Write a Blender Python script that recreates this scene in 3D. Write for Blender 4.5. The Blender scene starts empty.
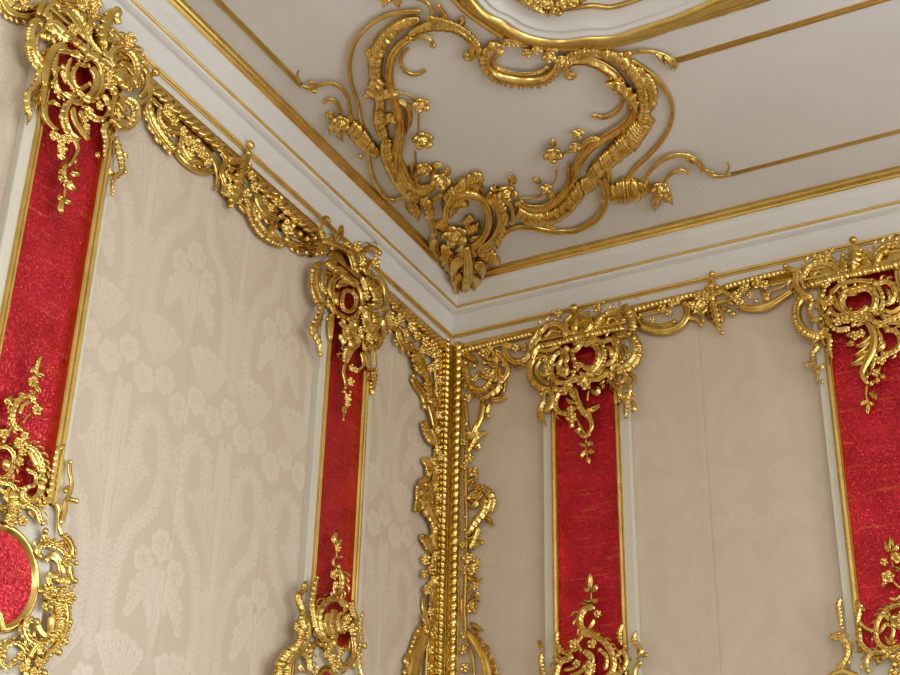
import bpy, math, random
import numpy as np
from mathutils import Vector
random.seed(7); rng = np.random.RandomState(7)
sc = bpy.context.scene; COL = sc.collection

# ------------------------------------------------------------------ camera
F = 1445.5
AX = np.array([.46654, .42134, .77770]); BX = np.array([.88424, -.20103, -.42155]); UX = np.array([.02128, -.88434, .46636])
M = np.stack([BX, AX, UX], 1)
U_, _, V_ = np.linalg.svd(M); M = U_ @ V_            # world -> camera (x right, y down, z forward)
_d = np.array([.5 / F, 7.5 / F, 1.]); _d /= np.linalg.norm(_d)
CAM = np.array([0, 0, 5.]) - 8. * (M.T @ _d)
cd = bpy.data.cameras.new('camera'); cam = bpy.data.objects.new('camera', cd); COL.objects.link(cam)
cd.sensor_width = 36; cd.lens = F / 900 * 36; cd.clip_start = .05
from mathutils import Matrix
R = M.T @ np.diag([1, -1, -1])
cam.matrix_world = Matrix([list(R[i]) + [CAM[i]] for i in range(3)] + [[0, 0, 0, 1]])
sc.camera = cam

# ------------------------------------------------------------------ light
sc.view_settings.view_transform = 'Standard'; sc.view_settings.look = 'None'
sc.view_settings.gamma = 1; sc.view_settings.use_curve_mapping = False
sc.view_settings.exposure = -0.36
w = bpy.data.worlds.new('world'); sc.world = w; w.use_nodes = True
w.node_tree.nodes['Background'].inputs[0].default_value = (.75, .85, 1, 1)
w.node_tree.nodes['Background'].inputs[1].default_value = 1.0
HC = 5.36                    # ceiling height
RX, RY = 9.0, -9.5           # far walls
WINS = [(3.05, 4.45), (5.3, 6.7), (7.4, 8.7)]   # windows in the right wall, beyond the frame
WZ = (.7, 4.1)
def area(name, loc, rot, sx, sy, power, color):
    l = bpy.data.lights.new(name, 'AREA'); l.shape = 'RECTANGLE'; l.size = sx; l.size_y = sy; l.energy = power; l.color = color
    o = bpy.data.objects.new(name, l); COL.objects.link(o); o.location = loc; o.rotation_euler = rot; return o
for a, b in WINS:
    l_ = area('window_or_fill_light', ((a + b) / 2, .12, sum(WZ) / 2), (math.radians(-77), 0, 0), b - a, WZ[1] - WZ[0], 165, (.93, .97, 1)); l_.data.spread = math.radians(150)
# warm fill for the right wall, placed in an unseen window behind the camera
area('window_or_fill_light', (5.2, RY - .12, 2.4), (math.radians(80), 0, 0), 2.2, 3.4, 165, (1, .90, .76))
FILL_WINS = [(-3.6, -2.0), (-7.2, -5.6)]   # unseen windows added in the far wall to fill the corner with light
for a, b in FILL_WINS:
    area('window_or_fill_light', (RX + .12, (a + b) / 2, 2.4), (0, math.radians(78), 0), 3.4, b - a, 190, (.94, .97, 1))  # added fill lamps, even out the light on left wall and ceiling

# ------------------------------------------------------------------ materials
def nt(name):
    m = bpy.data.materials.new(name); m.use_nodes = True; t = m.node_tree
    return m, t, t.nodes['Principled BSDF']
def N(t, typ, **k):
    n = t.nodes.new(typ)
    for a, v in k.items():
        if a in n.bl_rna.properties: setattr(n, a, v)
        else: n.inputs[a].default_value = v
    return n
def ramp(t, src, stops):
    r = t.nodes.new('ShaderNodeValToRGB'); e = r.color_ramp.elements
    while len(e) < len(stops): e.new(.5)
    for el, (p, c) in zip(e, stops): el.position = p; el.color = (*c, 1) if len(c) == 3 else c
    t.links.new(src, r.inputs[0]); return r
def gold(name, c0, c1, rough, nscale=60, bump=.25):
    m, t, p = nt(name)
    tc = N(t, 'ShaderNodeTexCoord'); no = N(t, 'ShaderNodeTexNoise', Scale=nscale, Detail=3.0)
    t.links.new(tc.outputs['Object'], no.inputs['Vector'])
    r = ramp(t, no.outputs[0], [(.3, c0), (.65, c1)]); t.links.new(r.outputs[0], p.inputs['Base Color'])
    p.inputs['Metallic'].default_value = 1.0
    n2 = N(t, 'ShaderNodeTexNoise', Scale=nscale * .5, Detail=2.0); t.links.new(tc.outputs['Object'], n2.inputs['Vector'])
    mr = N(t, 'ShaderNodeMapRange'); mr.inputs[3].default_value = rough - .07; mr.inputs[4].default_value = rough + .1
    t.links.new(n2.outputs[0], mr.inputs[0]); t.links.new(mr.outputs[0], p.inputs['Roughness'])
    b = N(t, 'ShaderNodeBump', Strength=bump, Distance=.004); t.links.new(no.outputs[0], b.inputs['Height']); t.links.new(b.outputs[0], p.inputs['Normal'])
    return m
GOLD = gold('burnished_gilding', (.56, .375, .08), (.85, .62, .20), .17, 14, .1)
GOLDM = gold('matt_gilding', (.60, .41, .10), (.76, .54, .16), .26, 9, .05)
def plaster(name, c, rough=.5, var=.04):
    m, t, p = nt(name)
    tc = N(t, 'ShaderNodeTexCoord'); no = N(t, 'ShaderNodeTexNoise', Scale=1.6, Detail=4.0)
    t.links.new(tc.outputs['Object'], no.inputs['Vector'])
    r = ramp(t, no.outputs[0], [(.3, tuple(x * (1 - var) for x in c)), (.7, tuple(min(1, x * (1 + var)) for x in c))])
    t.links.new(r.outputs[0], p.inputs['Base Color']); p.inputs['Roughness'].default_value = rough
    n2 = N(t, 'ShaderNodeTexNoise', Scale=35.0, Detail=2.0); t.links.new(tc.outputs['Object'], n2.inputs['Vector'])
    b = N(t, 'ShaderNodeBump', Strength=.06, Distance=.01); t.links.new(n2.outputs[0], b.inputs['Height']); t.links.new(b.outputs[0], p.inputs['Normal'])
    return m
WHITE = plaster('ivory_paint', (.68, .675, .655), .4)
GOLDC = gold('satin_gilding', (.78, .55, .15), (.88, .66, .23), .42, 9, .03)
STILE = plaster('cream_stile_paint', (.63, .605, .515), .4)
CEIL = plaster('ceiling_plaster', (.70, .69, .685), .7)
PAINT = plaster('plain_wall_paint', (.72, .68, .60), .7)
m, t, p = nt('red_foil_panel')
tc = N(t, 'ShaderNodeTexCoord')
vo = N(t, 'ShaderNodeTexVoronoi', Scale=230.0); t.links.new(tc.outputs['Object'], vo.inputs['Vector'])
no = N(t, 'ShaderNodeTexNoise', Scale=7.0, Detail=5.0); t.links.new(tc.outputs['Object'], no.inputs['Vector'])
r = ramp(t, no.outputs[0], [(.3, (.42, .006, .016)), (.7, (.60, .016, .034))])
# short slanting golden scratches in the lacquer
mp = N(t, 'ShaderNodeMapping'); mp.inputs['Rotation'].default_value = (.5, .5, 0); mp.inputs['Scale'].default_value = (2.5, 2.5, 34)
t.links.new(tc.outputs['Object'], mp.inputs[0])
n3 = N(t, 'ShaderNodeTexNoise', Scale=1.8, Detail=4.0); t.links.new(mp.outputs[0], n3.inputs['Vector'])
r3 = ramp(t, n3.outputs[0], [(.60, (0, 0, 0)), (.72, (.45, .45, .45))])
m2 = N(t, 'ShaderNodeMixRGB', blend_type='MIX'); t.links.new(r3.outputs[0], m2.inputs[0]); t.links.new(r.outputs[0], m2.inputs[1]); m2.inputs[2].default_value = (.75, .16, .04, 1)
t.links.new(m2.outputs[0], p.inputs['Base Color'])
p.inputs['Roughness'].default_value = .28; p.inputs['Metallic'].default_value = .5
# crinkled foil: each little facet is tipped its own way
ge = N(t, 'ShaderNodeNewGeometry')
v1 = N(t, 'ShaderNodeVectorMath', operation='SUBTRACT'); t.links.new(vo.outputs['Color'], v1.inputs[0]); v1.inputs[1].default_value = (.5, .5, .5)
v2 = N(t, 'ShaderNodeVectorMath', operation='SCALE'); t.links.new(v1.outputs[0], v2.inputs[0]); v2.inputs['Scale'].default_value = .62
v3 = N(t, 'ShaderNodeVectorMath', operation='ADD'); t.links.new(ge.outputs['Normal'], v3.inputs[0]); t.links.new(v2.outputs[0], v3.inputs[1])
v4 = N(t, 'ShaderNodeVectorMath', operation='NORMALIZE'); t.links.new(v3.outputs[0], v4.inputs[0]); t.links.new(v4.outputs[0], p.inputs['Normal'])
RED = m
def fabric(name, c0, c1):
    m, t, p = nt(name)
    at = N(t, 'ShaderNodeAttribute', attribute_name='weave')
    tc = N(t, 'ShaderNodeTexCoord')
    no = N(t, 'ShaderNodeTexNoise', Scale=2.2, Detail=5.0); t.links.new(tc.outputs['Object'], no.inputs['Vector'])
    ad = N(t, 'ShaderNodeMath', operation='MULTIPLY_ADD'); t.links.new(no.outputs[0], ad.inputs[0]); ad.inputs[1].default_value = .35
    t.links.new(at.outputs['Fac'], ad.inputs[2])
    r = ramp(t, ad.outputs[0], [(.05, c0), (1, c1)]); t.links.new(r.outputs[0], p.inputs['Base Color'])
    rr = N(t, 'ShaderNodeMapRange'); rr.inputs[3].default_value = .62; rr.inputs[4].default_value = .30
    t.links.new(at.outputs['Fac'], rr.inputs[0]); t.links.new(rr.outputs[0], p.inputs['Roughness'])
    wv = N(t, 'ShaderNodeTexNoise', Scale=420.0, Detail=1.0); t.links.new(tc.outputs['Object'], wv.inputs['Vector'])
    b = N(t, 'ShaderNodeBump', Strength=.12, Distance=.002); t.links.new(wv.outputs[0], b.inputs['Height']); t.links.new(b.outputs[0], p.inputs['Normal'])
    p.inputs['Sheen Weight'].default_value = .25; p.inputs['Specular IOR Level'].default_value = .9
    return m
SILK = fabric('cream_damask', (.535, .445, .33), (.645, .56, .45))
m, t, p = nt('parquet'); tc = N(t, 'ShaderNodeTexCoord'); br = N(t, 'ShaderNodeTexBrick', Scale=2.5)
br.inputs[1].default_value = (.33, .27, .21, 1); br.inputs[2].default_value = (.42, .35, .28, 1); br.inputs[3].default_value = (.1, .05, .02, 1)
t.links.new(tc.outputs['Object'], br.inputs['Vector']); t.links.new(br.outputs[0], p.inputs['Base Color']); p.inputs['Roughness'].default_value = .3
PARQ = m
m, t, p = nt('window_glass'); p.inputs['Transmission Weight'].default_value = 1; p.inputs['Roughness'].default_value = 0; p.inputs['IOR'].default_value = 1.05
GLASS = m

# ------------------------------------------------------------------ mesh helpers
def link(name, verts, faces, mat, parent=None, smooth=False):
    me = bpy.data.meshes.new(name); me.from_pydata([tuple(map(float, v)) for v in verts], [], faces); me.materials.append(mat)
    if smooth: me.polygons.foreach_set('use_smooth', [True] * len(me.polygons))
    o = bpy.data.objects.new(name, me); COL.objects.link(o)
    if parent is not None:
        o.parent = parent; o.matrix_parent_inverse = Matrix.Translation(-Vector(parent.location))
    return o
def box(x0, x1, y0, y1, z0, z1):
    v = [(x, y, z) for x in (x0, x1) for y in (y0, y1) for z in (z0, z1)]
    f = [(0, 1, 3, 2), (4, 6, 7, 5), (0, 4, 5, 1), (2, 3, 7, 6), (0, 2, 6, 4), (1, 5, 7, 3)]
    return v, f
def boxes(bs):
    V, Fc = [], []
    for b in bs:
        v, f = box(*b); n = len(V); V += v; Fc += [tuple(i + n for i in q) for q in f]
    return V, Fc
def struct(o): o['kind'] = 'structure'; return o
def thing(name, loc, label, cat, group=None):
    o = bpy.data.objects.new(name, None); COL.objects.link(o); o.location = Vector([float(x) for x in loc]); o.empty_display_size = .05
    o['label'] = label; o['category'] = cat
    if group: o['group'] = group
    return o

# plane frames: L = left wall (x = off), R = right wall (y = -off), C = ceiling (z = HC - off)
def ray(x, y): return M.T @ np.array([(x - 450) / F, (y - 337.5) / F, 1.])
def onp(x, y, pl, off):
    r = ray(x, y)
    ax, v = {'L': (0, off), 'R': (1, -off), 'C': (2, HC - off)}[pl]
    return CAM + (v - CAM[ax]) / r[ax] * r
OUT = {'L': np.array([1., 0, 0]), 'R': np.array([0, -1., 0]), 'C': np.array([0, 0, -1.])}
def setout(P, pl, off):
    P = P.copy()
    if pl == 'L': P[0] = off
    elif pl == 'R': P[1] = -off
    else: P[2] = HC - off
    return P

# ------------------------------------------------------------------ carving engine
def catmull(P, W, step):
    P = [np.array(p, float) for p in P]
    if len(P) == 2: P = [P[0], (P[0] + P[1]) / 2, P[1]]
    n = len(P)
    L = [0.]
    for i in range(1, n): L.append(L[-1] + np.linalg.norm(P[i] - P[i - 1]))
    tot = L[-1]; out = []
    ext = [2 * P[0] - P[1]] + P + [2 * P[-1] - P[-2]]
    K = max(8, int(tot / step))
    K = min(K, 120)
    wl = np.linspace(0, 1, len(W))
    for k in range(K + 1):
        s = tot * k / K
        i = min(n - 2, max(0, int(np.searchsorted(L, s, side='right')) - 1))
        u = (s - L[i]) / max(1e-6, L[i + 1] - L[i])
        a, b, c, d = ext[i], ext[i + 1], ext[i + 2], ext[i + 3]
        q = .5 * ((2 * b) + (c - a) * u + (2 * a - 5 * b + 4 * c - d) * u * u + (3 * b - 3 * c + d - a) * u ** 3)
        out.append((q, float(np.interp(s / tot, wl, W)), s))
    return out, tot
NT = 9
TS = np.linspace(-1, 1, NT)
NAMES = dict(c='scroll', d='stem', g='ribbed_band', a='acanthus_leaf', s='frilled_scroll', l='leaf', r='twisted_rope')
def dome(t): return math.sqrt(max(0, 1 - t * t))
def stroke(style, P, W, pl, off, opts):
    step = .8
    S, tot = catmull(P, W, step)
    if 'v' in opts or 'V' in opts:        # volute at the end / at the start
        for key, end in (('v', -1), ('V', 0)):
            if key not in opts: continue
            r0 = float(opts[key]); sgn = 1 if r0 > 0 else -1; r0 = abs(r0)
            pts = [s[0] for s in S]
            tg = pts[-1] - pts[-3] if end else pts[0] - pts[2]
            tg /= np.linalg.norm(tg); q = pts[-1 if end else 0].copy(); w0 = S[-1 if end else 0][1]
            ang = math.atan2(tg[1], tg[0]); add = []; turn = 0; s0 = S[-1][2]
            while turn < 4.6:
                rr = r0 * (1 - .17 * turn); dth = .35; ang += sgn * dth; turn += dth
                q = q + rr * dth * np.array([math.cos(ang), math.sin(ang)])
                add.append((q.copy(), w0 * (1 - .1 * turn), 0))
            if end: S = S + [(a, b, s0 + i * r0 * .3) for i, (a, b, _) in enumerate(add)]
            else: S = [(a, b, 0) for (a, b, _) in add[::-1]] + S
    n = len(S); C = [s[0] for s in S]
    # arclength again
    sl = [0.]
    for i in range(1, n): sl.append(sl[-1] + float(np.linalg.norm(C[i] - C[i - 1])))
    tot = sl[-1]
    lift = float(opts.get('z', 0)); side = float(opts.get('f', 1)); per = float(opts.get('p', 3.2)); hf = float(opts.get('h', 1))
    wm = float(np.mean([s[1] for s in S]))
    if style == 's': per = float(opts.get('p', max(2.4, wm * .75)))
    if style in 'g': per = float(opts.get('p', max(2.6, wm * .7)))
    ph = rng.rand(); irr = 0 if style == 'r' else rng.uniform(.3, .7)
    V = []
    for i in range(n):
        tg = C[min(n - 1, i + 1)] - C[max(0, i - 1)]; tg = tg / (np.linalg.norm(tg) + 1e-9)
        nr = np.array([-tg[1], tg[0]])
        wd = S[i][1]; u = sl[i] / max(tot, 1e-6); s = sl[i] + irr * per * math.sin(sl[i] / per * 1.3 + ph * 6)
        endt = min(1., (min(sl[i], tot - sl[i]) + .25 * wd) / (1.2 * wd + .01)); endt = math.sqrt(max(.05, endt))
        if style == 'l': env = max(.08, math.sin(math.pi * min(1, .12 + .88 * u) ** 1.0)); wl = wr = wd * env
        elif style == 'a':
            lob = 4 + int(tot / (wm * 2.4)); fr = (u * lob) % 1
            e = (.66 + .42 * fr) * (1 - .75 * max(0, u - .72) / .28); wl = wr = wd * e * min(1, .5 + 3 * u)
        elif style == 'g':
            k = abs(math.sin(math.pi * (s / per + ph))); wl = wr = wd * (.84 + .2 * k) * (.6 + .4 * endt)
        elif style == 's':
            k = abs(math.sin(math.pi * (s / per + ph))); a = wd * .8 * (.5 + .5 * endt); bb = wd * (.85 + .42 * k) * (.5 + .5 * endt)
            wl, wr = (bb, a) if side < 0 else (a, bb)
        else: wl = wr = wd * (.45 + .55 * endt)
        c = C[i]; dist = np.linalg.norm(onp(c[0], c[1], pl, off) - CAM); mpp = dist / F
        H = hf * mpp * wd * .95 * (.35 + .65 * endt)
        base = off + lift * mpp
        ring = []
        for t in TS:
            tt = t
            if style == 'c': h = (dome(t) * (.60 + .42 * math.cos(2 * math.pi * (t * .95 + .05))) + .10 * dome(t)) * (.90 + .12 * math.cos(sl[i] * 6.28 / (wd * 1.5 + .5) + 2 * t))
            elif style == 'd': h = dome(t) * (1 - .28 * math.exp(-((t - .25) / .16) ** 2))
            elif style == 'g':
                k = abs(math.sin(math.pi * (s / per + ph + .35 * abs(t)))); h = dome(t) * (.58 + .45 * k ** .7)
            elif style == 'r':
                k = abs(math.sin(math.pi * (s / per + ph + .55 * t))); h = dome(t) * (.35 + .75 * k ** .8)
            elif style == 's':
                q = t * side
                if q > .1: k = abs(math.sin(math.pi * (s / per + ph))); h = (.35 + .55 * k) * dome(t)
                else: h = dome(t) * (.8 + .45 * math.cos(4.6 * (q + .45)))
            elif style in 'al':
                if style == 'a':
                    vein = math.cos(2 * math.pi * (u * (4 + int(tot / (wm * 2.4))) - 1.0 * abs(t)))
                    h = (.5 + .34 * (1 - abs(t)) + .15 * vein * abs(t) + .25 * math.exp(-(t / .14) ** 2)) * dome(t * .97) ** .6 + .5 * u * u
                else: h = (.45 + .35 * math.cos(3.6 * t) + .25 * math.exp(-(t / .15) ** 2)) * dome(t * .97) ** .7 + .3 * u
            q = c + nr * (t * (wr if t > 0 else wl))
            p0 = onp(q[0], q[1], pl, base + H * .45)
            ring.append(setout(p0, pl, base + H * h))
        for t in (.75, -.75):
            q = c + nr * (t * (wr if t > 0 else wl))
            ring.append(setout(onp(q[0], q[1], pl, base + H * .45), pl, base - H * .3))
        V += ring
    m_ = NT + 2; Fc = []
    for i in range(n - 1):
        for j in range(m_):
            a = i * m_ + j; b2 = i * m_ + (j + 1) % m_
            Fc.append((a, b2, b2 + m_, a + m_))
    Fc.append(tuple(range(m_))[::-1]); Fc.append(tuple((n - 1) * m_ + j for j in range(m_)))
    def add(v2, f2):
        b_ = len(V); V.extend(v2); Fc.extend(tuple(i + b_ for i in q) for q in f2)
    if style == 'c' and wm < 9:
        for i, key in ((0, 'V'), (n - 1, 'v')):
            rw = max(S[i][1], wm * .6) * 1.05
            add(*ball(C[i][0], C[i][1], rw, pl, off + lift * 0 + .006))
    if ((style == 'c' and wm >= 2.5) or (style == 'd' and wm >= 3.4)) and tot > 14 and 'n' not in opts and pl != 'C':
        # small curling lobes on the convex side
        cv = 0.
        for i in range(2, n - 2): a_ = C[i] - C[i - 2]; b_ = C[i + 2] - C[i]; cv += a_[0] * b_[1] - a_[1] * b_[0]
        sd = -1 if cv > 0 else 1
        s0 = 5 + rng.rand() * 3
        while s0 < tot - 5:
            i = int(np.searchsorted(sl, s0)); i = min(max(i, 1), n - 2)
            tg = C[i + 1] - C[i - 1]; tg = tg / (np.linalg.norm(tg) + 1e-9); nr = np.array([-tg[1], tg[0]]) * sd
            a0 = C[i] + nr * S[i][1] * .45; ln = S[i][1] * rng.uniform(1.1, 1.9) + .9
            pts = [a0, a0 + nr * ln * .5 + tg * ln * .3, a0 + nr * ln * .7 + tg * ln * .9, a0 + nr * ln * .55 + tg * ln * 1.35]
            add(*stroke('l', pts, [S[i][1] * .36], pl, off, dict(z=max(0, lift - .3))))
            s0 += rng.uniform(4.5, 8)
    return V, Fc
def basis(x, y, r, pl, off, flat=False):
    c = onp(x, y, pl, off); dist = np.linalg.norm(c - CAM); mpp = dist / F
    o = OUT[pl]
    rm = r * mpp
    if flat:                                   # rosettes are tipped a little out of the plane
        vw = (CAM - c) / dist; o = o * .8 + vw * .45; o = o / np.linalg.norm(o)
    e1 = np.cross(o, [.3, .2, .93]); e1 = e1 / np.linalg.norm(e1); e2 = np.cross(o, e1)
    k = 1.22 if flat else 1.08
    return c, e1 * rm * k, e2 * rm * k, o * rm
def ball(x, y, r, pl, off):
    c, e1, e2, o = basis(x, y, r, pl, off + .004); V = []; Fc = []; nu, nv = 12, 7
    c = c - o * .0
    for i in range(nv + 1):
        th = math.pi * i / nv
        for j in range(nu):
            a = 2 * math.pi * j / nu
            V.append(c + e1 * math.sin(th) * math.cos(a) + e2 * math.sin(th) * math.sin(a) + o * (.2 + .8 * math.cos(th)))
    for i in range(nv):
        for j in range(nu): Fc.append((i * nu + j, i * nu + (j + 1) % nu, (i + 1) * nu + (j + 1) % nu, (i + 1) * nu + j))
    return V, Fc
def flower(x, y, r, pl, off):
    c, e1, e2, o = basis(x, y, r, pl, off + .006, True); V = []; Fc = []
    pet = 5; nu = pet * 7; ph = rng.rand() * 6.28; nr_ = 8
    for i in range(nr_ + 1):
        q = i / nr_
        for j in range(nu):
            a = 2 * math.pi * j / nu
            lob = abs(math.cos(pet * a / 2)) ** .5
            if q <= .45:
                rad = q * (1 + .16 * math.cos(3 * a + 1)); h = .95 - .4 * (q / .45) ** 2 + .2 * math.cos(3 * a + q * 16) * min(1, q * 6)
            else:
                u = (q - .45) / .55; rad = .45 + u * .62 * (.35 + .65 * lob)
                h = .35 + .35 * math.sin(u * 2.6) * lob - .25 * (1 - lob) - .15 * u * u
            V.append(c + (e1 * math.cos(a + ph + q * .35) + e2 * math.sin(a + ph + q * .35)) * rad + o * h)
    for i in range(nr_):
        for j in range(nu): Fc.append((i * nu + j, i * nu + (j + 1) % nu, (i + 1) * nu + (j + 1) % nu, (i + 1) * nu + j))
    b0 = len(V)
    for j in range(nu):
        a = 2 * math.pi * j / nu; V.append(c + (e1 * math.cos(a) + e2 * math.sin(a)) * .4 - o * .35)
    for j in range(nu): Fc.append((nr_ * nu + j, nr_ * nu + (j + 1) % nu, b0 + (j + 1) % nu, b0 + j))
    Fc.append(tuple(b0 + j for j in range(nu)))
    return V, Fc
def parse(s): return [tuple(float(a) for a in q.split(',')) for q in s.split()]
def carve(root, pl, off, text, mat=None, scale=1.0):
    mat = mat or GOLD; k = 0
    for line in text.strip().splitlines():
        line = line.strip()
        if not line or line[0] == '#': continue
        if line[0] in 'fb' and line[1] == ' ':           # flowers / beads: x,y,r ...
            for (x, y, r) in parse(line[2:]):
                V, Fc = (flower if line[0] == 'f' else ball)(x, y, r, pl, off + .012)
                link('flower' if line[0] == 'f' else 'bead', V, Fc, mat, root, True)
            continue
        head, pts = line.split('|')[:2]; hs = head.split()
        style = hs[0]; W = [float(a) * scale for a in hs[1].split('/')]
        opts = dict(o.split('=') for o in hs[2:])
        k += 1; opts.setdefault('z', .8 + 1.1 * (k % 4))
        V, Fc = stroke(style, parse(pts), W, pl, off, opts)
        link(NAMES[style], V, Fc, mat, root, True)

# ------------------------------------------------------------------ room shell
HW = 5.0                     # top of the walls, foot of the cornice
T = .25
wl = struct(link('wall_left', *box(-T, 0, RY, T, 0, HC + .1), PAINT))
bs = []; xs = 0
for a, b in WINS: bs.append((xs, a, 0, T, 0, HC + .1)); bs.append((a, b, 0, T, 0, WZ[0])); bs.append((a, b, 0, T, WZ[1], HC + .1)); xs = b
bs.append((xs, RX, 0, T, 0, HC + .1))
wr = struct(link('wall_right', *boxes(bs), PAINT))
bs = []; ys = RY
for a, b in FILL_WINS[::-1]: bs += [(RX, RX + T, ys, a, 0, HC + .1), (RX, RX + T, a, b, 0, .7), (RX, RX + T, a, b, 4.1, HC + .1)]; ys = b  # openings for the added fill windows
bs.append((RX, RX + T, ys, T, 0, HC + .1))
struct(link('wall_far', *boxes(bs), PAINT))
struct(link('wall_back', *boxes([(0, 4.1, RY - T, RY, 0, HC + .1), (6.3, RX, RY - T, RY, 0, HC + .1), (4.1, 6.3, RY - T, RY, 0, .7), (4.1, 6.3, RY - T, RY, 4.1, HC + .1)]), PAINT))
struct(link('floor', *box(-T, RX + T, RY - T, T, -.1, 0), PARQ))
ceil = struct(link('ceiling', *box(-T, RX + T, RY - T, T, HC, HC + .2), CEIL))
def window(n, x0, x1, y0, y1):
    g = []
    for fx in (x0 + .04, (x0 + x1) / 2, x1 - .04): g.append((fx - .04, fx + .04, y0, y1, WZ[0], WZ[1]))
    for i in range(5):
        z = WZ[0] + .04 + (WZ[1] - WZ[0] - .08) * i / 4; g.append((x0, x1, y0, y1, z - .04, z + .04))
    struct(link('window_%d' % n, *boxes(g), WHITE))
for i, (a, b) in enumerate(WINS): window(i + 1, a, b, .02, .08)
for i, (a, b) in enumerate(FILL_WINS):
    g = [(RX + .02, RX + .08, fy - .04, fy + .04, .7, 4.1) for fy in (a + .04, (a + b) / 2, b - .04)] + [(RX + .02, RX + .08, a, b, .7 + .83 * k, .78 + .83 * k) for k in range(5)]
    struct(link('window_%d' % (5 + i), *boxes(g), WHITE))  # frames of the added fill windows, out of view
window(4, 4.1, 6.3, RY - .08, RY - .02)  # unseen frame in front of the warm fill lamp

# cornice: profile (distance from wall, height) run along both walls and mitred in the corner
def run(prof, wall, closed=False):
    V = []; n = len(prof)
    for d, z in prof:
        if wall == 'L': V += [(d, RY, z), (d, -d, z)]
        else: V += [(d, -d, z), (RX, -d, z)]
    Fc = []
    for i in range(n if closed else n - 1):
        a = 2 * i; b2 = 2 * ((i + 1) % n)
        Fc.append((a, a + 1, b2 + 1, b2))
    return V, Fc
def tubeprof(d, z, r, k=12, sq=1.0): return [(d + r * math.cos(2 * math.pi * i / k), z + sq * r * math.sin(2 * math.pi * i / k)) for i in range(k)]
white_prof = [(0, 4.985), (.006, 4.985), (.006, 5.034), (.010, 5.036), (.010, 5.054), (.014, 5.056), (.018, 5.10), (.029, 5.145), (.031, 5.150), (.031, 5.156), (.036, 5.160),
              (.050, 5.163), (.064, 5.170), (.070, 5.180), (.070, 5.196), (.074, 5.199), (.078, 5.24), (.082, 5.27), (.090, 5.295), (.095, 5.30), (.095, 5.312), (.086, 5.33), (.086, HC + .01), (0, HC + .01)]
for n_, wl_ in ((1, 'L'), (2, 'R')):
    tr = struct(link('trim_%d' % n_, *run(white_prof, wl_, True), WHITE))
    for (d, z, r, sq) in ((.015, 5.0475, .0085, 1), (.0125, 5.034, .005, 1), (.073, 5.188, .0075, 1)):
        link('gilt_bead', *run(tubeprof(d, z, r, 12, sq), wl_, True), GOLDC, tr, True)
    big = [(.088, 5.312), (.097, 5.314), (.101, 5.319), (.101, 5.324), (.112, 5.326), (.121, 5.333), (.125, 5.343), (.122, 5.353), (.120, HC + .004), (.088, HC + .004)]
    link('gilt_torus', *run(big, wl_, True), GOLDM, tr, True)

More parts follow.
